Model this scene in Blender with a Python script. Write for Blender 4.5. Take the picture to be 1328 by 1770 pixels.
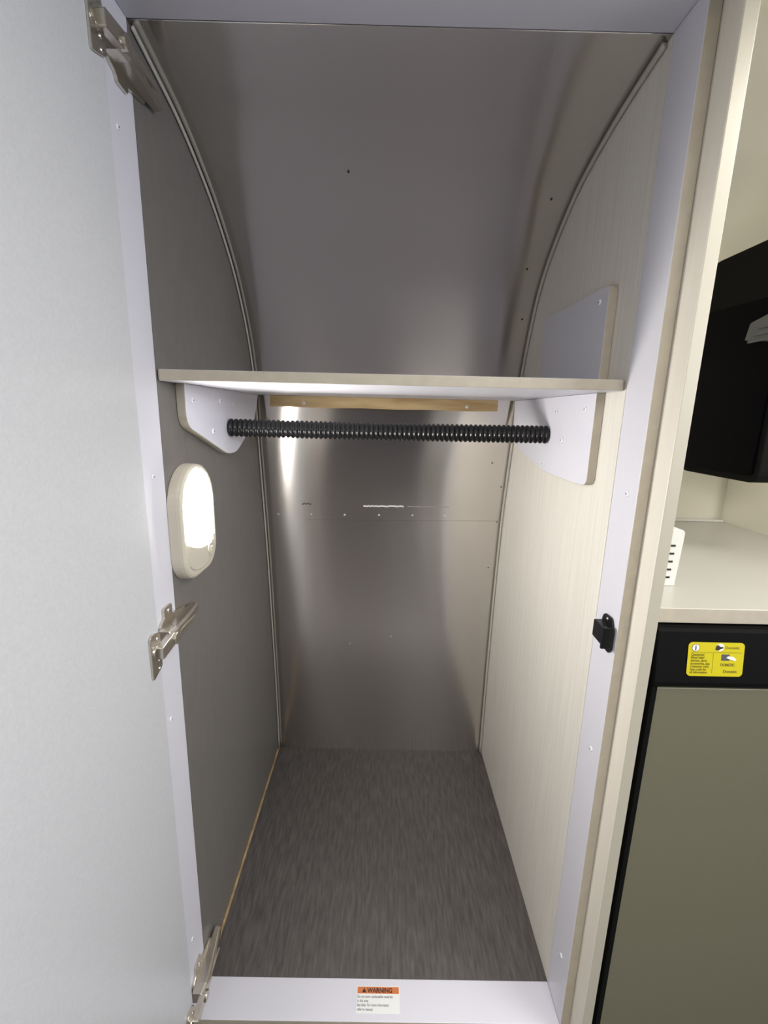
import bpy, bmesh, math, random
from mathutils import Vector, Matrix
random.seed(4)
S = bpy.context.scene
for o in list(bpy.data.objects): bpy.data.objects.remove(o)
COL = S.collection
# ------------------------------------------------------------------ camera
W, H = 0.600, 1.385            # clear opening of the wardrobe
yaw, pitch, roll = 0.0058, 0.2155, 0.0226
F = Vector((math.sin(yaw)*math.cos(pitch), math.cos(yaw)*math.cos(pitch), -math.sin(pitch)))
r0 = Vector((math.cos(yaw), -math.sin(yaw), 0)); u0 = r0.cross(F)
Rv = math.cos(roll)*r0 + math.sin(roll)*u0
Uv = -math.sin(roll)*r0 + math.cos(roll)*u0
cam = bpy.data.cameras.new('camera'); co = bpy.data.objects.new('camera', cam); COL.objects.link(co)
M = Matrix((Rv, Uv, -F)).transposed().to_4x4(); M.translation = Vector((0.290, -0.5936, 0.9699))
co.matrix_world = M
cam.sensor_fit = 'HORIZONTAL'; cam.sensor_width = 36; cam.lens = 36*773.96/1328
cam.clip_start = 0.01
S.camera = co
# ------------------------------------------------------------------ light
S.view_settings.view_transform = 'Standard'; S.view_settings.look = 'None'
S.view_settings.gamma = 1; S.view_settings.exposure = 0.0; S.view_settings.use_curve_mapping = False
wd = bpy.data.worlds.new('world'); S.world = wd; wd.use_nodes = True
wd.node_tree.nodes['Background'].inputs[0].default_value = (0.80, 0.86, 1.0, 1)
wd.node_tree.nodes['Background'].inputs[1].default_value = 0.10
def area(name, loc, sx, sy, watts, col, rot=(0, 0, 0)):
    l = bpy.data.lights.new(name, 'AREA'); l.shape = 'RECTANGLE'; l.size = sx; l.size_y = sy
    l.energy = watts; l.color = col
    o = bpy.data.objects.new(name, l); COL.objects.link(o); o.location = loc; o.rotation_euler = rot
    return o
area('ceiling_lamp_light', (0.90, -0.22, 1.385), 0.30, 0.20, 4.6, (1.0, 0.95, 0.86))
area('aisle_fill_light', (0.68, -0.78, 1.390), 0.40, 0.30, 6.5, (1.0, 0.96, 0.92))  # unseen fill added to light the shelf top and upper shell
area('rear_fill_light', (-0.35, -1.50, 1.390), 0.40, 0.30, 20.0, (1.0, 0.96, 0.93))  # added fill, brightens the opposite wall that the back wall reflects
area('side_fill_light', (1.75, -1.15, 1.20), 0.30, 0.9, 19.0, (0.90, 0.94, 1.0), (0, math.radians(72), 0))  # no window here; fill added to light the open door from the right
LAMP = 92.0

# ------------------------------------------------------------------ materials
def mat(name, col, rough=0.5, metal=0.0, spec=0.5, grain=None, bump=None, aniso=None, noise=None, emit=None, coat=0):
    m = bpy.data.materials.new(name); m.use_nodes = True
    nt = m.node_tree; b = nt.nodes['Principled BSDF']
    b.inputs['Base Color'].default_value = (*col, 1); b.inputs['Roughness'].default_value = rough
    b.inputs['Metallic'].default_value = metal; b.inputs['Specular IOR Level'].default_value = spec
    b.inputs['Coat Weight'].default_value = coat
    def L(a, c): nt.links.new(a, c)
    tc = nt.nodes.new('ShaderNodeTexCoord')
    if grain:      # (scale vector, second colour, low, high, detail)
        sc, c2, lo, hi, det = grain
        mp = nt.nodes.new('ShaderNodeMapping'); mp.inputs['Scale'].default_value = sc
        nz = nt.nodes.new('ShaderNodeTexNoise'); nz.inputs['Scale'].default_value = 1; nz.inputs['Detail'].default_value = det
        nz.inputs['Distortion'].default_value = 0.25
        rp = nt.nodes.new('ShaderNodeValToRGB')
        rp.color_ramp.elements[0].position = lo; rp.color_ramp.elements[0].color = (*c2, 1)
        rp.color_ramp.elements[1].position = hi; rp.color_ramp.elements[1].color = (*col, 1)
        L(tc.outputs['Object'], mp.inputs[0]); L(mp.outputs[0], nz.inputs['Vector']); L(nz.outputs[0], rp.inputs[0])
        L(rp.outputs[0], b.inputs['Base Color'])
    if bump:       # (scale vector, strength)
        sc, st = bump
        mp = nt.nodes.new('ShaderNodeMapping'); mp.inputs['Scale'].default_value = sc
        nz = nt.nodes.new('ShaderNodeTexNoise'); nz.inputs['Scale'].default_value = 1; nz.inputs['Detail'].default_value = 3
        bp = nt.nodes.new('ShaderNodeBump'); bp.inputs['Strength'].default_value = st; bp.inputs['Distance'].default_value = 0.002
        L(tc.outputs['Object'], mp.inputs[0]); L(mp.outputs[0], nz.inputs['Vector'])
        L(nz.outputs[0], bp.inputs['Height']); L(bp.outputs[0], b.inputs['Normal'])
    if noise:      # roughness variation
        sc, lo, hi = noise
        mp = nt.nodes.new('ShaderNodeMapping'); mp.inputs['Scale'].default_value = sc
        nz = nt.nodes.new('ShaderNodeTexNoise'); nz.inputs['Scale'].default_value = 1; nz.inputs['Detail'].default_value = 4
        mr = nt.nodes.new('ShaderNodeMapRange'); mr.inputs['From Min'].default_value = .3; mr.inputs['From Max'].default_value = .7
        mr.inputs['To Min'].default_value = lo; mr.inputs['To Max'].default_value = hi
        L(tc.outputs['Object'], mp.inputs[0]); L(mp.outputs[0], nz.inputs['Vector'])
        L(nz.outputs[0], mr.inputs[0]); L(mr.outputs[0], b.inputs['Roughness'])
    if aniso is not None:
        b.inputs['Anisotropic'].default_value = aniso
        cx = nt.nodes.new('ShaderNodeCombineXYZ'); cx.inputs[2].default_value = 1
        L(cx.outputs[0], b.inputs['Tangent'])
    if emit:
        b.inputs['Emission Color'].default_value = (*emit[0], 1); b.inputs['Emission Strength'].default_value = emit[1]
    return m
M_SHELL = mat('brushed_aluminium', (.74, .71, .68), .205, 1, aniso=1.0)
M_SHELLK = mat('kitchen_aluminium', (.74, .72, .62), .35, .15, bump=((9, 9, 5), .35))
M_WALLR = mat('cream_ash_laminate', (.74, .715, .65), .42, grain=((150, 150, 5), (.68, .655, .59), .32, .60, 5))
M_WALLL = mat('grey_laminate', (.172, .160, .150), .38, grain=((60, 60, 20), (.152, .142, .133), .3, .7, 5))
M_WHITE = mat('lavender_white_laminate', (.66, .655, .72), .42, 0, .35, bump=((500, 500, 500), .06))
M_DOOR = mat('pale_grey_laminate', (.60, .61, .635), .30, grain=((300, 300, 300), (.56, .57, .595), .3, .7, 3), bump=((600, 600, 600), .08))
M_EDGE = mat('beige_edge_band', (.47, .43, .345), .42, grain=((60, 60, 60), (.42, .38, .305), .3, .7, 4))
M_EDGE2 = mat('light_beige_edge_band', (.43, .405, .33), .42)
M_CREAM = mat('cream_laminate', (.74, .70, .62), .42, grain=((140, 140, 6), (.715, .675, .595), .3, .6, 4))
M_BEAD = mat('grey_beading', (.52, .50, .45), .4)
M_RAW = mat('raw_plywood_edge', (.50, .36, .18), .7, grain=((30, 30, 30), (.28, .19, .09), .35, .6, 4))
M_PINE = mat('pine', (.50, .375, .20), .55, grain=((9, 60, 60), (.34, .22, .10), .3, .65, 4))
M_FLOOR = mat('charcoal_vinyl', (.125, .112, .106), .50, grain=((170, 24, 40), (.066, .060, .058), .33, .72, 8))
M_BLACK = mat('black_plastic', (.008, .008, .009), .24, 0, .35)
M_BLACKM = mat('black_matt', (.006, .006, .006), .6, 0, .05)
M_SCREEN = mat('black_glass', (.001, .001, .002), .3, 0, .03)
M_GREYPL = mat('dark_grey_plastic', (.075, .08, .082), .5)
M_LAMP = mat('cream_plastic', (.56, .52, .43), .4, 0, .3)
M_SWITCH = mat('ivory_plastic', (.55, .51, .43), .4, 0, .3)
M_LENS = mat('lit_lens', (.9, .9, .9), .4, emit=((1.0, .965, .90), LAMP))
M_NICKEL = mat('nickel', (.66, .62, .55), .28, 1)
M_SCREW = mat('white_screw', (.80, .80, .84), .3)
M_STEEL = mat('steel_rivet', (.75, .75, .75), .3, 1)
M_HOLE = mat('dark_hole', (.02, .018, .015), .8)
M_COUNTER = mat('pale_counter_laminate', (.42, .41, .375), .36, grain=((200, 200, 200), (.42, .41, .375), .3, .7, 3))
M_FRIDGE = mat('fridge_grey_panel', (.18, .172, .118), .42, .25, bump=((250, 250, 250), .05))
M_WHPL = mat('white_plastic', (.62, .62, .58), .4)
M_ORANGE = mat('orange_print', (.60, .18, .055), .5)
M_PAPER = mat('white_label', (.78, .79, .78), .5)
M_INK = mat('dark_ink', (.03, .02, .02), .6)
M_GINK = mat('grey_ink', (.16, .17, .17), .6)
M_YELLOW = mat('yellow_label', (.52, .45, .006), .45)
M_OLIVE = mat('olive_ink', (.16, .13, .01), .6)
M_ROOM = mat('room_cream', (.72, .69, .64), .6)
M_ROOMD = mat('room_dark_block', (.03, .03, .04), .6, 0, .2)
M_ROOMF = mat('room_floor_vinyl', (.10, .09, .085), .6)
M_CEIL = mat('ceiling_aluminium', (.62, .60, .57), .4, .6)

# ------------------------------------------------------------------ mesh helpers
def link(name, bm, m, parent=None, smooth=False, bevel=0, seg=2):
    me = bpy.data.meshes.new(name); bmesh.ops.recalc_face_normals(bm, faces=bm.faces[:]); bm.to_mesh(me); bm.free()
    if not isinstance(m, (list, tuple)): m = [m]
    for x in m: me.materials.append(x)
    o = bpy.data.objects.new(name, me); COL.objects.link(o)
    if smooth: 
        for p in me.polygons: p.use_smooth = True
    if parent:
        o.parent = parent; o.matrix_parent_inverse = Matrix.Translation(-parent.location)
    if bevel:
        b = o.modifiers.new('bevel', 'BEVEL'); b.width = bevel; b.segments = seg; b.limit_method = 'ANGLE'; b.angle_limit = math.radians(40)
    return o
def box(bm, x0, x1, y0, y1, z0, z1, mi=0):
    v = [bm.verts.new((x, y, z)) for z in (z0, z1) for x, y in ((x0, y0), (x1, y0), (x1, y1), (x0, y1))]
    for f in ((3, 2, 1, 0), (4, 5, 6, 7), (0, 1, 5, 4), (1, 2, 6, 5), (2, 3, 7, 6), (3, 0, 4, 7)):
        bm.faces.new([v[i] for i in f]).material_index = mi
    return bm
def B(*a):
    return box(bmesh.new(), *a)
def prism(pts, ax, a, b, bm=None):
    """polygon pts in the two remaining axes (order x,y,z), extruded along axis ax from a to b"""
    bm = bm or bmesh.new()
    def P(p, t):
        l = list(p); l.insert(ax, t); return l
    lo = [bm.verts.new(P(p, a)) for p in pts]; hi = [bm.verts.new(P(p, b)) for p in pts]
    n = len(pts)
    bm.faces.new(lo[::-1]); bm.faces.new(hi)
    for i in range(n): bm.faces.new((lo[i], lo[(i+1) % n], hi[(i+1) % n], hi[i]))
    return bm
def rounded(pts, r, seg=5):
    """round every corner of a closed polygon; r number or list"""
    out = []; n = len(pts)
    for i in range(n):
        p = Vector(pts[i]); a = Vector(pts[i-1]) - p; c = Vector(pts[(i+1) % n]) - p
        rr = r[i] if isinstance(r, (list, tuple)) else r
        if rr <= 0: out.append(tuple(p)); continue
        rr = min(rr, a.length*.49, c.length*.49)
        p0 = p + a.normalized()*rr; p1 = p + c.normalized()*rr
        for k in range(seg+1):
            t = k/seg; q = p0*(1-t)**2 + p*2*t*(1-t) + p1*t*t; out.append(tuple(q))
    return out
def rrect(a0, a1, b0, b1, r, seg=6):
    out = []
    for cx, cy, s in ((a1-r, b1-r, 0), (a0+r, b1-r, 90), (a0+r, b0+r, 180), (a1-r, b0+r, 270)):
        for k in range(seg+1):
            t = math.radians(s + 90*k/seg); out.append((cx+r*math.cos(t), cy+r*math.sin(t)))
    return out
def cyl(bm, c, r, h, ax, n=16, r2=None):
    """disc/cylinder starting at c and running h along axis ax"""
    r2 = r if r2 is None else r2
    def P(t, rr, d):
        l = [rr*math.cos(t), rr*math.sin(t)]; l.insert(ax, d); return Vector(c) + Vector(l)
    lo = [bm.verts.new(P(2*math.pi*k/n, r, 0)) for k in range(n)]
    hi = [bm.verts.new(P(2*math.pi*k/n, r2, h)) for k in range(n)]
    bm.faces.new(lo); bm.faces.new(hi[::-1])
    for i in range(n): bm.faces.new((lo[i], hi[i], hi[(i+1) % n], lo[(i+1) % n]))
    return bm
def dome(bm, c, r, h, d, n=14, rings=4):
    """shallow dome head at c bulging along unit vector d"""
    d = Vector(d).normalized(); q = d.to_track_quat('Z', 'Y')
    prev = None
    for k in range(rings):
        a = (k/rings)*math.pi/2
        ring = [bm.verts.new(Vector(c) + q @ Vector((r*math.cos(a)*math.cos(2*math.pi*i/n), r*math.cos(a)*math.sin(2*math.pi*i/n), h*math.sin(a)))) for i in range(n)]
        if prev:
            for i in range(n): bm.faces.new((prev[i], prev[(i+1) % n], ring[(i+1) % n], ring[i]))
        else: bm.faces.new(ring[::-1])
        prev = ring
    top = bm.verts.new(Vector(c) + d*h)
    for i in range(n): bm.faces.new((prev[i], prev[(i+1) % n], top))
    return bm
def thing(name, label, cat, loc=(0, 0, 0), group=None):
    o = bpy.data.objects.new(name, None); COL.objects.link(o); o.location = loc; o.empty_display_size = .02
    tag(o, label, cat, group); return o
def tag(o, label, cat, group=None):
    o['label'] = label; o['category'] = cat
    if group: o['group'] = group
    return o
def struct(o, label=None):
    o['kind'] = 'structure'
    if label: o['label'] = label
    return o
def screw(parent, c, d, r=.0040, name='screw', m=None):
    bm = bmesh.new(); dome(bm, c, r, r*.55, d)
    cc = Vector(c) + Vector(d).normalized()*r*.45
    o = link(name, bm, m or M_SCREW, parent, smooth=True)
    # dark cross recess cut as a small inset disc, same mesh
    b2 = bmesh.new(); b2.from_mesh(o.data)
    q = Vector(d).normalized().to_track_quat('Z', 'Y'); rr = r*.36
    vs = [b2.verts.new(Vector(c) + Vector(d).normalized()*r*.575 + q @ Vector((rr*math.cos(t*math.pi/3), rr*math.sin(t*math.pi/3), 0))) for t in range(6)]
    f = b2.faces.new(vs); f.normal_update()
    if f.normal.dot(Vector(d)) < 0: f.normal_flip()
    f.material_index = 1
    b2.to_mesh(o.data); b2.free(); o.data.materials.append(M_GREYPL)
    return o
def text(name, body, size, m, parent, origin, ux, uy, align='LEFT', bold=0.0, squeeze=1.0):
    cu = bpy.data.curves.new(name, 'FONT'); cu.body = body; cu.size = size; cu.align_x = align
    cu.offset = bold; cu.extrude = 0.00006
    t = bpy.data.objects.new(name, cu); COL.objects.link(t)
    dg = bpy.context.evaluated_depsgraph_get(); dg.update()
    me = bpy.data.meshes.new_from_object(t.evaluated_get(dg)); bpy.data.objects.remove(t)
    ux = Vector(ux).normalized(); uy = Vector(uy).normalized(); n = ux.cross(uy); o3 = Vector(origin)
    for v in me.vertices:
        v.co = o3 + ux*v.co.x*squeeze + uy*v.co.y + n*v.co.z
    me.materials.clear(); me.materials.append(m); me.name = name
    o = bpy.data.objects.new(name, me); COL.objects.link(o)
    if parent: o.parent = parent; o.matrix_parent_inverse = Matrix.Translation(-parent.location)
    return o

# ------------------------------------------------------------------ shell profile  (z, y at left wall, y at right wall)
PROF = [(-.02, .554, .550), (.0, .553, .549), (.18, .543, .547), (.37, .525, .541), (.55, .506, .532), (.70, .486, .519),
        (.80, .470, .503), (.90, .454, .483), (1.0, .443, .464), (1.06, .430, .450), (1.13, .399, .424), (1.20, .350, .389),
        (1.25, .300, .348), (1.30, .232, .283), (1.335, .166, .220), (1.358, .108, .148), (1.372, .054, .085), (1.3825, .010, .016), (1.3850, -.0002, -.0002)]
def cr(p0, p1, p2, p3, t):
    return tuple(.5*((2*b) + (-a+c)*t + (2*a-5*b+4*c-d)*t*t + (-a+3*b-3*c+d)*t**3) for a, b, c, d in zip(p0, p1, p2, p3))
DENSE = []
for i in range(len(PROF)-1):
    p0 = PROF[max(i-1, 0)]; p3 = PROF[min(i+2, len(PROF)-1)]
    for k in range(5): DENSE.append(cr(p0, PROF[i], PROF[i+1], p3, k/5))
DENSE.append(PROF[-1])
def shell_y(x, z):
    for a, b in zip(DENSE, DENSE[1:]):
        if a[0] <= z <= b[0]:
            t = (z-a[0])/max(b[0]-a[0], 1e-9); yl = a[1]+(b[1]-a[1])*t; yr = a[2]+(b[2]-a[2])*t
            return yl + (yr-yl)*x/W
    return .55
def shell_mesh(x0, x1, nx, off=0, th=.012, prof=DENSE):
    bm = bmesh.new(); g = []
    for t in (0, th):
        gg = []
        for z, yl, yr in prof:
            gg.append([bm.verts.new((x0+(x1-x0)*i/nx, yl+(yr-yl)*min(max((x0+(x1-x0)*i/nx)/W, 0), 1)+off+t, z + (t if z > 1.2 else 0))) for i in range(nx+1)])
        g.append(gg)
    n = len(prof)
    for j in range(n-1):
        for i in range(nx):
            bm.faces.new((g[0][j][i], g[0][j][i+1], g[0][j+1][i+1], g[0][j+1][i]))
            bm.faces.new((g[1][j][i+1], g[1][j][i], g[1][j+1][i], g[1][j+1][i+1]))
    for j in range(n-1):
        for i in (0, nx): bm.faces.new((g[0][j][i], g[0][j+1][i], g[1][j+1][i], g[1][j][i]))
    for j in (0, n-1):
        for i in range(nx): bm.faces.new((g[0][j][i], g[0][j][i+1], g[1][j][i+1], g[1][j][i]))
    return bm

# ------------------------------------------------------------------ setting: wardrobe interior
struct(link('floor', B(-.014, W+.014, 0, .57, -.015, 0), M_FLOOR), 'charcoal streaked vinyl wardrobe floor')
wl = [(0, 0), (0, -.02)] ; 
def side_poly(k):
    pts = [(0, -.015), (DENSE[0][k]+.004, -.015)] + [(d[k]+.004, d[0]+.002) for d in DENSE if -.015 < d[0] and d[k] > 0.001] + [(0, H+.012)]
    return pts
struct(link('wall_left', prism(side_poly(1), 0, -.014, 0), M_WALLL), 'dark grey laminate side wall of the wardrobe')
struct(link('wall_right', prism(side_poly(2), 0, W, W+.0138), M_WALLR), 'cream wood-grain side wall of the wardrobe')
back = struct(link('wall_back', shell_mesh(-.002, W+.002, 24), M_SHELL, smooth=True), 'curved brushed aluminium back wall')
# rivets, seam and scratches on the aluminium
for x in (.035, .116, .1985, .284, .368, .450):
    z = .7225; bm = bmesh.new(); dome(bm, (x, shell_y(x, z), z), .0028, .0018, (0, -1, .08)); link('rivet', bm, M_STEEL, back, smooth=True)
for x, z in ((.585, .707), (.211, .351), (.323, .374), (.555, .86), (.585, .80), (.575, .58), (.575, .45)):
    bm = bmesh.new(); dome(bm, (x, shell_y(x, z), z), .0020, .0014, (0, -1, .08)); link('rivet', bm, M_STEEL if z < .5 else M_GREYPL, back, smooth=True)
def strip_on_shell(x0, x1, z0, z1, off, n=40, zf=lambda t: 0, xy=None):
    bm = bmesh.new(); ra = []
    for i in range(n+1):
        t = i/n; x = x0+(x1-x0)*t; d = zf(t)
        ra.append((bm.verts.new((x, shell_y(x, z0+d)-off, z0+d)), bm.verts.new((x, shell_y(x, z1+d)-off, z1+d)),
                   bm.verts.new((x, shell_y(x, z1+d)+.001, z1+d)), bm.verts.new((x, shell_y(x, z0+d)+.001, z0+d))))
    for a, b in zip(ra, ra[1:]):
        for k in range(4): bm.faces.new((a[k], b[k], b[(k+1) % 4], a[(k+1) % 4]))
    bm.faces.new(ra[0]); bm.faces.new(ra[-1][::-1])
    return bm
link('seam', strip_on_shell(.10, .592, .7075, .7090, .0007), M_SHELL, back)['label'] = 'thin lap seam across the aluminium sheet'
# lower sheet laps over the upper one
random.seed(9)
jit = [random.uniform(-.0012, .0012) for _ in range(60)]
link('scratch', strip_on_shell(.245, .345, .7445, .7480, .0008, 30, lambda t: jit[int(t*29)]), mat('bright_scratch', (.85, .85, .84), .5, .4), back)['label'] = 'bright rough scratch'
link('scratch', strip_on_shell(.355, .46, .7450, .7465, .0006, 30, lambda t: jit[int(t*29)+20]), mat('dull_scratch', (.42, .40, .38), .6, .5), back)['label'] = 'dull rough scratch'
link('scratch', strip_on_shell(.095, .118, .7495, .7525, .0006, 12, lambda t: jit[int(t*11)+40]*1.6), M_GREYPL, back)['label'] = 'short dark scratch'
for x, z in ((.228, 1.333), (.560, 1.3235), (.560, 1.248), (.575, 1.169)):
    bm = bmesh.new(); cyl(bm, (x, shell_y(x, z)-.0012, z), .0018, .003, 1, 10)
    link('rivet_hole', bm, M_HOLE, back)
# beading along the shell
def bead(name, x0, x1, k, w, z0, z1, m):
    bm = bmesh.new(); prev = None
    prof = [d for d in DENSE if z0 <= d[0] <= z1]
    for i, d in enumerate(prof):
        a = prof[max(i-1, 0)]; b = prof[min(i+1, len(prof)-1)]
        t = Vector((0, b[k]-a[k], b[0]-a[0])).normalized(); n = Vector((0, -t.z, t.y)) # inward
        c = Vector((0, d[k], d[0]))
        sh = [(x0, 0), (x0+(x1-x0)*.15, w*.8), (x0+(x1-x0)*.5, w), (x0+(x1-x0)*.85, w*.8), (x1, 0)]
        ring = [bm.verts.new((x, (c+n*h).y, (c+n*h).z)) for x, h in sh]
        if prev:
            for j in range(5): bm.faces.new((prev[j], prev[(j+1) % 5], ring[(j+1) % 5], ring[j]))
        else: bm.faces.new(ring)
        prev = ring
    bm.faces.new(prev[::-1])
    return struct(link(name, bm, m, smooth=True))
bead('trim_1', .0002, .0045, 1, .0045, 0, 1.384, M_BEAD)['label'] = 'thin grey beading up the left shell edge'
bead('trim_2', W-.0065, W-.0002, 2, .006, 0, 1.384, M_BEAD)['label'] = 'cream beading up the right shell edge'
struct(link('trim_3', B(.0002, .0045, .001, .545, .0002, .0055), M_RAW, bevel=.001), 'raw plywood edge strip at the foot of the left wall')

# ------------------------------------------------------------------ wardrobe front frame
fr = thing('wardrobe', 'open wardrobe with white face frame and pale grey hinged door on the left', 'wardrobe', (W/2, -.03, -.10))
T = .0592
def board(name, x0, x1, z0, z1, y0=-T, y1=-.0002):
    o = link(name, B(x0, x1, y0, y1, z0, z1), M_WHITE, fr); o.data.materials.append(M_EDGE)
    for p in o.data.polygons:
        if p.normal.y < -.9: p.material_index = 1
    b = o.modifiers.new('bevel', 'BEVEL'); b.width = .0012; b.segments = 2
    return o
board('jamb', -.0142, 0, -.0145, H+.05)
board('jamb', W, W+.0142, -.0145, H+.05)
hd = board('header', .0002, W-.0002, H+.0005, H+.05)
sl = board('sill', .0002, W-.0002, -.016, .0006, -T+.001)
link('toe_kick', B(.0002, W-.0002, -T+.004, -T+.014, -.10, -.0162), M_EDGE, fr)
for y, z in ((-.0375, .8785), (-.036, .505), (-.033, .110)):
    screw(fr, (W, y, z), (-1, 0, 0))
for y, z in ((-.0315, .886), (-.041, .545), (-.036, .138), (-.040, 1.262)):
    screw(fr, (0, y, z), (1, 0, 0), .0034)
# warning label on the sill
lb = link('warning_label', B(.2655, .3385, -.0475, -.0110, .0006, .0009), M_PAPER, fr); lb['label'] = 'white and orange warning label'
link('orange_band', B(.2665, .3375, -.0215, -.0122, .0009, .0010), M_ORANGE, lb)
text('warning_lettering', 'WARNING', .0088, M_INK, lb, (.2835, -.0200, .00108), (1, 0, 0), (0, 1, 0), bold=.0003)
link('hazard_triangle', prism([(.2745, -.0200), (.2815, -.0200), (.2780, -.0136)], 2, .0010, .0012), M_INK, lb)
for i, (s_, w_) in enumerate((('Do not store combustible materials', .070), ('in this area.', .024), ('See label. For more information', .070), ('refer to manual.', .042))):
    text('fine_print', s_, .0052, M_GINK, lb, (.2665, -.0272-.0056*i, .00096), (1, 0, 0), (0, 1, 0), squeeze=.80, bold=.00008)

# ------------------------------------------------------------------ door with hinges
DX = .012
dr = fr
link('door', B(DX-.018, DX, -.672, -.0745, -.030, H+.045), M_DOOR, dr, bevel=.0012)['label'] = 'pale grey door swung wide open'
def hinge(z, sgn=1):
    # cup flange on the door face
    root = link('hinge', prism(rounded([(-.100, z-.036), (-.0765, z-.028), (-.0765, z+.018), (-.094, z+.024), (-.100, z+.020)], .004), 0, DX+.0002, DX+.0032), M_NICKEL, dr, bevel=.0006)
    for dz in (-.027, -.016, .013):
        screw(root, (DX+.0032, -.0845, z+dz), (1, 0, 0), .0026, 'screw', M_STEEL)
    bm = bmesh.new(); cyl(bm, (DX+.002, -.088, z-.004), .0095, .003, 0, 24); link('hinge_cup', bm, M_NICKEL, root, smooth=False, bevel=.0008)
    # link arm from the cup to the knuckle
    link('link_arm', prism(rounded([(-.0900, z-.012), (-.0900, z+.004), (-.0560, z+.008), (-.0560, z-.008)], .002), 0, DX+.003, DX+.0125), M_NICKEL, root, bevel=.0008)
    bm = bmesh.new(); cyl(bm, (DX+.004, -.055, z-.001), .0078, .011, 0, 20); link('knuckle', bm, M_NICKEL, root, bevel=.0008)
    # long tapered arm body lying against the jamb and wall
    bm = bmesh.new()
    secs = [(-.060, .0095, .004, .0205), (-.045, .0110, .004, .0235), (-.010, .0100, .004, .0215), (.012, .0085, .004, .019), (.040, .0070, .005, .0150)]
    prev = None
    for y, hw, x0, x1 in secs:
        ring = [bm.verts.new((x0, y, z-hw)), bm.verts.new((x1-.003, y, z-hw)), bm.verts.new((x1, y, z-hw+.003)), bm.verts.new((x1, y, z+hw-.003)), bm.verts.new((x1-.003, y, z+hw)), bm.verts.new((x0, y, z+hw))]
        if prev:
            for j in range(6): bm.faces.new((prev[j], prev[(j+1) % 6], ring[(j+1) % 6], ring[j]))
        else: bm.faces.new(ring)
        prev = ring
    bm.faces.new(prev[::-1])
    a = link('hinge_arm', bm, M_NICKEL, root, bevel=.0006)
    bm = bmesh.new(); box(bm, .0205, .0235, -.040, .010, z-.0022, z+.0022); link('arm_rib', bm, M_NICKEL, root, bevel=.0008)
    # mounting plate with a screw wing up and down
    bm = bmesh.new()
    prism(rounded([(-.052, z-.012), (-.052, z+.012), (-.040, z+.019), (-.040, z+.032), (-.018, z+.032), (-.018, z+.017), (.020, z+.011), (.020, z-.011), (-.018, z-.017), (-.018, z-.024), (-.038, z-.024), (-.040, z-.017)], .003, 3), 0, .0002, .0042, bm)
    link('mounting_plate', bm, M_NICKEL, root, bevel=.0006)
    screw(root, (.0042, -.029, z+.0255), (1, 0, 0), .0034, 'screw', M_STEEL)
    return root
hinge(.678); hinge(1.328); hinge(.049)

# ------------------------------------------------------------------ shelf, brackets, cleat, rod
zs0, zs1 = 1.0055, 1.0195
ysh = shell_y(W/2, 1.01)
pts = [(.0008, .0002), (W-.0008, .0002), (W-.0008, shell_y(W, 1.02)-.007), (.0008, shell_y(0, 1.02)-.006)]
o = link('shelf', prism(rounded(pts, [.004, .008, 0, 0], 4), 2, zs0, zs1), M_WHITE); o.data.materials.append(M_EDGE)
for p in o.data.polygons:
    if p.normal.y < -.3 or (abs(p.normal.z) < .2 and p.center.y < .02): p.material_index = 1
b = o.modifiers.new('bevel', 'BEVEL'); b.width = .0012; b.segments = 2; b.limit_method = 'ANGLE'
tag(o, 'white shelf board with beige front edge above the black hanging rod', 'shelf')
def plate(name, pts, r, x0, x1, label, cat, scr, side, group=None):
    t = thing(name, label, cat, ((x0+x1)/2, pts[0][0], min(q[1] for q in pts)), group)
    o = link('plate', prism(rounded(pts, r), 0, x0, x1), M_WHITE, t); o.data.materials.append(M_EDGE)
    for p in o.data.polygons:
        if abs(p.normal.x) < .3: p.material_index = 1
    b = o.modifiers.new('bevel', 'BEVEL'); b.width = .0008; b.segments = 2; b.limit_method = 'ANGLE'
    xf = x1 if side > 0 else x0
    for y, z in scr: screw(t, (xf, y, z), (side, 0, 0), .0042)
    return t
zt = zs0-.0003
plate('rod_bracket', [(.050, zt), (.050, .948), (.213, .8935), (.262, .8935), (.385, .945), (.425, zt)], [0, .02, .02, .02, .01, 0], .0004, .013,
      'white chamfered bracket on the grey left wall holding the rod above the lamp', 'bracket', ((.0726, .983), (.185, .985), (.256, .980), (.146, .9367)), 1)
plate('rod_bracket', [(.052, zt), (.052, .875), (.075, .8720), (.230, .8730), (.415, .9050), (.446, .945), (.452, zt)], [0, .014, .010, .05, .03, .02, 0], W-.013, W-.0004,
      'white chamfered bracket on the cream right wall holding the rod end', 'bracket', ((.081, .983), (.192, .980), (.157, .934), (.2315, .887)), -1)
plate('cover_panel', [(.052, zs1+.0003), (.052, 1.145), (.302, 1.149), (.302, zs1+.0003)], [0, .008, .010, 0], W-.0125, W-.0004,
      'white cover panel on the right wall standing on top of the shelf', 'panel', ((.0762, 1.128),), -1)
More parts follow.
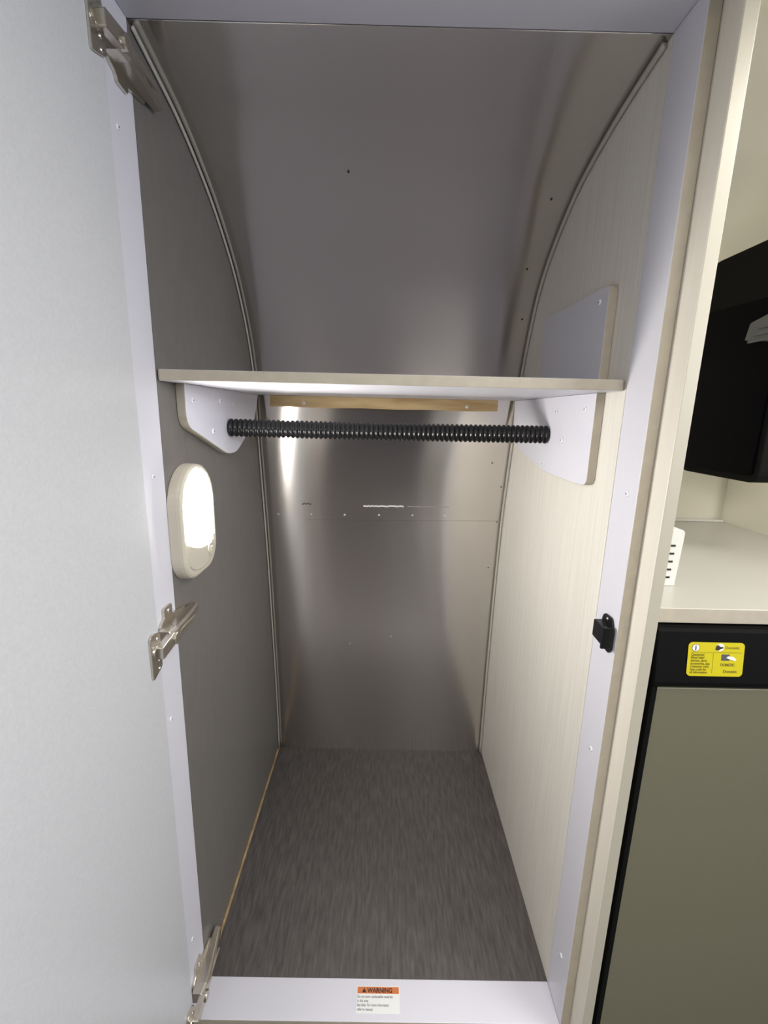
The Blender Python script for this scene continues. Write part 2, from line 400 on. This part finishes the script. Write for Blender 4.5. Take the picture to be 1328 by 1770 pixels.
# cleat
cl = thing('shelf_cleat', 'pale pine batten under the back of the shelf on the aluminium wall', 'batten', (.29, .42, .98))
bm = bmesh.new(); n = 40
ringp = None
for i in range(n+1):
    x = .038+(.548-.038)*i/n; yb = shell_y(x, .982)-.0008; zz = .0006*math.sin(i*.5)
    ring = [bm.verts.new(v) for v in ((x, yb-.019, .9805+zz), (x, yb-.019, 1.0050), (x, shell_y(x, 1.004)-.0008, 1.0050), (x, yb, .9805+zz))]
    if ringp:
        for j in range(4): bm.faces.new((ringp[j], ringp[(j+1) % 4], ring[(j+1) % 4], ring[j]))
    else: bm.faces.new(ring)
    ringp = ring
bm.faces.new(ringp[::-1]); link('batten', bm, M_PINE, cl)
for x in (.112, .478): screw(cl, (x, shell_y(x, .982)-.0200, .9895), (0, -1, 0), .0036)
# corrugated rod
bm = bmesh.new(); x = .0132; xe = W-.0132; NP = 68; seg = NP*6; prev = None
for i in range(seg+1):
    t = i/seg; xx = x+(xe-x)*t; ph = (t*NP) % 1.0
    q = .5-.5*math.cos(2*math.pi*ph); rr = .0128 + .0035*(q**.6)
    sag = -.0012*math.sin(math.pi*t)
    ring = [bm.verts.new((xx, .226+rr*math.cos(a), .9400+sag+rr*math.sin(a))) for a in [2*math.pi*k/28 for k in range(28)]]
    if prev:
        for j in range(28): bm.faces.new((prev[j], prev[(j+1) % 28], ring[(j+1) % 28], ring[j]))
    else: bm.faces.new(ring)
    prev = ring
bm.faces.new(prev[::-1])
tag(link('hanging_rod', bm, M_BLACK, smooth=True), 'black ribbed hanging rod running between the two white brackets', 'clothes rod')

# ------------------------------------------------------------------ lamp on the left wall
lp = thing('wall_lamp', 'cream oval lamp glowing on the grey left wall', 'lamp', (0, .065, .81))
def stadium(y0, y1, z0, z1, rt, rb, n=10):
    out = []
    for cy, cz, r, s in ((y1-rt, z1-rt, rt, 0), (y0+rt, z1-rt, rt, 90), (y0+rb, z0+rb, rb, 180), (y1-rb, z0+rb, rb, 270)):
        for k in range(n+1):
            a = math.radians(s+90*k/n); out.append((cy+r*math.cos(a), cz+r*math.sin(a)))
    return out
def loft(bm, rings, cap0=True, cap1=True):
    prev = None; first = None
    for x, pts in rings:
        ring = [bm.verts.new((x, q[0], q[1])) for q in pts]
        if prev:
            m_ = len(ring)
            for j in range(m_): bm.faces.new((prev[j], prev[(j+1) % m_], ring[(j+1) % m_], ring[j]))
        else: first = ring
        prev = ring
    if cap0: bm.faces.new(first)
    if cap1: bm.faces.new(prev[::-1])
    return bm
Y0, Y1, Z0, Z1 = -.0025, .119, .726, .893
def ins(d, t=0): return stadium(Y0+d, Y1-d, Z0+d, Z1-d, .058-d*.6, .040-d*.5)
bm = loft(bmesh.new(), [(.0003, ins(0)), (.012, ins(.0004)), (.0168, ins(.0012)), (.0192, ins(.0035)), (.0200, ins(.006))])
link('housing', bm, M_LAMP, lp, smooth=False, bevel=.0006)
# lens: curved bottom edge
def lens_out(d):
    y0, y1, z1, r = Y0+.006+d, Y1-.013-d, Z1-.006-d, .054-d
    out = []
    for cy, s in ((y1-r, 0), (y0+r, 90)):
        for k in range(11):
            a = math.radians(s+90*k/10); out.append((cy+r*math.cos(a), z1-r+r*math.sin(a)))
    for k in range(11):
        t = k/10; out.append((y0+(y1-y0)*t, .7905-.0145*t+d - .008*math.sin(math.pi*t)))
    return out
bm = loft(bmesh.new(), [(.0180, lens_out(0)), (.0206, lens_out(.0003)), (.0220, lens_out(.003)), (.0232, lens_out(.008)), (.0238, lens_out(.018))])
link('lens', bm, M_LENS, lp, smooth=True)['label'] = 'glowing white lens'
# switch pad
def pad(d):
    y0, y1 = Y0+.012+d, Y1-.018-d
    out = []
    for k in range(11):
        t = k/10; out.append((y0+(y1-y0)*t, .7840-.0130*t-d-.008*math.sin(math.pi*t)))
    for k in range(1, 12):
        a = math.pi*k/12; out.append(((y0+y1)/2+(y1-y0)/2*math.cos(a), .757-(.021-d)*math.sin(a)))
    return out
bm = loft(bmesh.new(), [(.0190, pad(0)), (.0212, pad(.0005)), (.0218, pad(.002))]); link('switch_plate', bm, M_SWITCH, lp, smooth=False, bevel=.0004)
bm = bmesh.new(); cyl(bm, (.0214, .084, .7570), .0105, .0018, 0, 24); sw = link('switch', bm, M_SWITCH, lp, bevel=.0005)
bm = bmesh.new(); box(bm, .0230, .0242, .0800, .0890, .7530, .7610); link('rocker', bm, M_LAMP, sw, bevel=.0008)
screwo = screw(lp, (.0150, .0105, .8600), (1, -.6, 0), .0012, 'moulding_pip', M_WHPL)

# ------------------------------------------------------------------ magnetic catch on the right jamb
ct = thing('door_catch', 'small black magnetic catch on the white right jamb', 'catch', (W, -.038, .688))
link('catch_base', prism(rounded([(-.054, .670), (-.054, .697), (-.046, .7125), (-.028, .7125), (-.022, .706), (-.022, .679), (-.030, .6650), (-.048, .6630)], .004), 0, W-.0028, W-.0002), M_BLACK, ct, bevel=.0006)
link('magnet_block', prism(rounded([(-.054, .676), (-.054, .700), (-.024, .702), (-.024, .678)], .002), 0, W-.0150, W-.0028), M_BLACK, ct, bevel=.0012)
link('side_flange', prism(rounded([(-.056, .6735), (-.056, .7035), (-.052, .7035), (-.052, .6735)], .001), 0, W-.017, W-.0028), M_BLACK, ct, bevel=.0005)
screw(ct, (W-.0028, -.036, .7075), (-1, 0, 0), .0024, 'screw', M_STEEL); screw(ct, (W-.0028, -.042, .6690), (-1, 0, 0), .0024, 'screw', M_STEEL)

# ------------------------------------------------------------------ divider panel
XD0, XD1 = W+.0148, W+.0300
pr = [(-.0905, -.10), (.520, -.10), (.517, .70)] + [(d[2]-.004, d[0]-.003) for d in DENSE if d[0] > .72 and d[2] > -.09]
pr.append((-.0905, 1.383))
o = link('divider_panel', prism(pr, 0, XD0, XD1), M_CREAM); o.data.materials.append(M_EDGE2)
for p in o.data.polygons:
    if p.normal.y < -.95 and p.center.y < -.08: p.material_index = 1
b = o.modifiers.new('bevel', 'BEVEL'); b.width = .001; b.segments = 2; b.limit_method = 'ANGLE'
tag(o, 'tall cream divider panel between the wardrobe frame and the kitchen counter', 'panel')

# ------------------------------------------------------------------ kitchen side
XE = 1.09
KP = [(z, min(b_, .432), min(b_, .432)) for z, a, b_ in DENSE] + [(1.3865, -.03, -.03), (1.388, -.12, -.12)]
struct(link('wall_kitchen', shell_mesh(XD1+.001, XE+.0, 16, prof=KP), M_SHELLK, smooth=True), 'curved aluminium wall behind the kitchen counter')
struct(link('wall_end', B(XE, XE+.02, -.10, .46, -.10, 1.40), M_SHELLK), 'aluminium end wall beside the television')
ctp = link('countertop', prism(rounded([(XD1+.0006, -.072), (XE-.001, -.072), (XE-.001, .4265), (XD1+.0006, .4265)], 0), 2, .7205, .7405), M_COUNTER); ctp.data.materials.append(M_EDGE)
for p in ctp.data.polygons:
    if p.normal.y < -.5: p.material_index = 1
b = ctp.modifiers.new('bevel', 'BEVEL'); b.width = .001; b.segments = 2
tag(ctp, 'pale laminate countertop over the refrigerator at the right edge', 'countertop')
struct(link('trim_4', B(XD1+.001, XE-.001, .4215, .4275, .7407, .7455), M_WHPL, bevel=.001), 'thin white seal along the back of the counter')
fg = thing('refrigerator', 'built-in refrigerator with black top strip and grey door right of the divider panel', 'refrigerator', (.86, .15, -.10))
link('body', B(.6365, XE-.003, -.076, .40, -.10, .7175), M_BLACKM, fg)
link('top_strip', prism([(-.0905, .6425), (-.0920, .650), (-.0840, .7160), (-.0765, .7175), (-.0765, .6425)], 0, .6365, XE-.003), M_BLACKM, fg, bevel=.0015)['label'] = 'black control strip with a sloping face'
link('door_frame', B(.6365, .6430, -.0895, -.0765, -.10, .6420), M_BLACKM, fg)
link('door_panel', B(.6435, XE-.010, -.0880, -.0768, -.098, .6395), M_FRIDGE, fg, bevel=.001)
# yellow label lies in the sloping face
O = Vector((.6745, -.09085, .6590)); UX = Vector((1, 0, 0)); UY = Vector((0, .0080, .0660)).normalized(); NN = UX.cross(UY)
ql = prism(rrect(0, .0700, 0, .0435, .005), 2, 0.0, .0004)
for v in ql.verts: v.co = O + UX*v.co.x + UY*v.co.y + NN*(v.co.z+.0006)
yl = link('information_label', ql, M_YELLOW, fg); yl['label'] = 'yellow information label with dark print'
def onlab(x, y, h=.0012): return O + UX*x + UY*y + NN*h
def labpoly(name, pts, m, h=.0011):
    bm = prism(pts, 2, 0, .0001)
    for v in bm.verts: v.co = O + UX*v.co.x + UY*v.co.y + NN*(v.co.z+h)
    return link(name, bm, m, yl)
circ = lambda cx, cy, r: [(cx+r*math.cos(a*math.pi/10), cy+r*math.sin(a*math.pi/10)) for a in range(20)]
labpoly('information_icon', circ(.0090, .0365, .0050), M_OLIVE); labpoly('information_icon', circ(.0090, .0365, .0043), M_PAPER, .00125)
text('information_lettering', 'i', .0090, M_INK, yl, onlab(.0080, .0335, .0014), UX, UY, bold=.0003)
labpoly('hand_icon', circ(.0395, .0375, .0048), M_PAPER)
labpoly('hand_icon', [(.0335, .0345), (.0345, .0395), (.0375, .0405), (.0385, .0385), (.0430, .0380), (.0435, .0365), (.0395, .0350), (.0375, .0335)], M_INK, .0013)
text('brand_lettering', 'Dometic', .0052, M_OLIVE, yl, onlab(.0455, .0355), UX, UY)
labpoly('rule', [(.003, .0305), (.067, .0305), (.067, .0309), (.003, .0309)], M_OLIVE)
labpoly('rule', [(.0315, .004), (.0318, .004), (.0318, .0300), (.0315, .0300)], M_OLIVE)
for i, s_ in enumerate(('Questions?', 'Need help?', 'Service, parts,', 'accessories, app', 'Customer care,', 'Scan code for', 'all information')):
    text('label_lettering', s_, .0043, M_OLIVE, yl, onlab(.0040, .0264-.0038*i), UX, UY, squeeze=.86, bold=.00008)
labpoly('picture', [(.0420, .0205), (.0520, .0205), (.0520, .0285), (.0420, .0285)], M_GREYPL)
labpoly('picture', [(.0480, .0240), (.0590, .0205), (.0610, .0220), (.0570, .0255), (.0500, .0262)], M_PAPER, .0013)
text('label_lettering', 'DOMETIC', .0048, M_OLIVE, yl, onlab(.0415, .0135), UX, UY, bold=.00015, squeeze=.85)
text('label_lettering', 'Dometic', .0050, M_OLIVE, yl, onlab(.0455, .0050), UX, UY, bold=.0001)

# white vent box on the counter
vb = thing('vented_box', 'small white box with dark slots standing on the counter beside the cream panel', 'box', (.682, .02, .7406))
link('casing', prism(rounded([(.655, .7407), (.7075, .7407), (.7110, .8230), (.655, .8230)], [0, .001, .008, .008]), 1, .004, .030), M_WHPL, vb, bevel=.002)
for i in range(5):
    z = .8000-.0116*i; link('slot', B(.688+.0003*(5-i), .6985+.0003*(5-i), .0036, .006, z-.0014, z+.0014), M_HOLE, vb)

# television on the end wall side, screen facing the aisle
tv = thing('television', 'black flat television hanging above the kitchen counter', 'television', (.895, .20, .876))
XT = .885
link('casing', prism(rounded([(.110, .874), (.110, 1.250), (.300, 1.250), (.300, .874)], .020), 0, XT, XT+.030), M_BLACKM, tv, bevel=.002)
link('screen', prism(rounded([(.120, .886), (.120, 1.160), (.284, 1.165), (.294, 1.07), (.294, .884)], .008), 0, XT-.0040, XT+.0005), M_SCREEN, tv, bevel=.0015)
link('wall_arm', B(XT+.030, XE-.0005, .17, .22, 1.03, 1.09), M_BLACKM, tv, bevel=.003)
ad = link('ribbed_block', prism(rounded([(.122, 1.090), (.122, 1.138), (.176, 1.126), (.182, 1.100)], .003), 0, XT-.007, XT-.0040), M_GREYPL, tv, bevel=.001)
for k in range(3):
    link('rib', B(XT-.009, XT-.007, .124, .172-.008*k, 1.094+.010*k, 1.098+.010*k), M_GREYPL, ad)

# ------------------------------------------------------------------ the rest of the trailer aisle (behind the camera)
struct(link('floor', B(-1.3, 2.0, -2.0, .6, -.26, -.25), M_ROOMF), 'aisle floor')
struct(link('ceiling', B(-1.3, 2.0, -2.0, -.1205, 1.40, 1.42), M_CEIL), 'trailer ceiling')
struct(link('wall_front', B(-1.3, 2.0, -2.02, -2.0, -.25, 1.42), M_ROOM), 'opposite wall of the aisle')
struct(link('wall_side', B(-1.32, -1.30, -2.0, .6, -.25, 1.42), M_ROOM), 'far left wall')
struct(link('wall_outer', B(-1.3, -.0150, .0, .012, -.25, 1.42), M_ROOM), 'cabinet front left of the wardrobe')
struct(link('trim_5', B(-.0140, XE, .575, .587, -.25, 1.42), M_ROOM), 'outer skin behind the wardrobe')

struct(link('dark_reflection_block', B(.09, .80, -1.60, -1.56, -.25, 1.12), M_ROOMD), 'unseen dark block added for the back wall reflection')  # unseen block added so the aluminium reflects a dark column
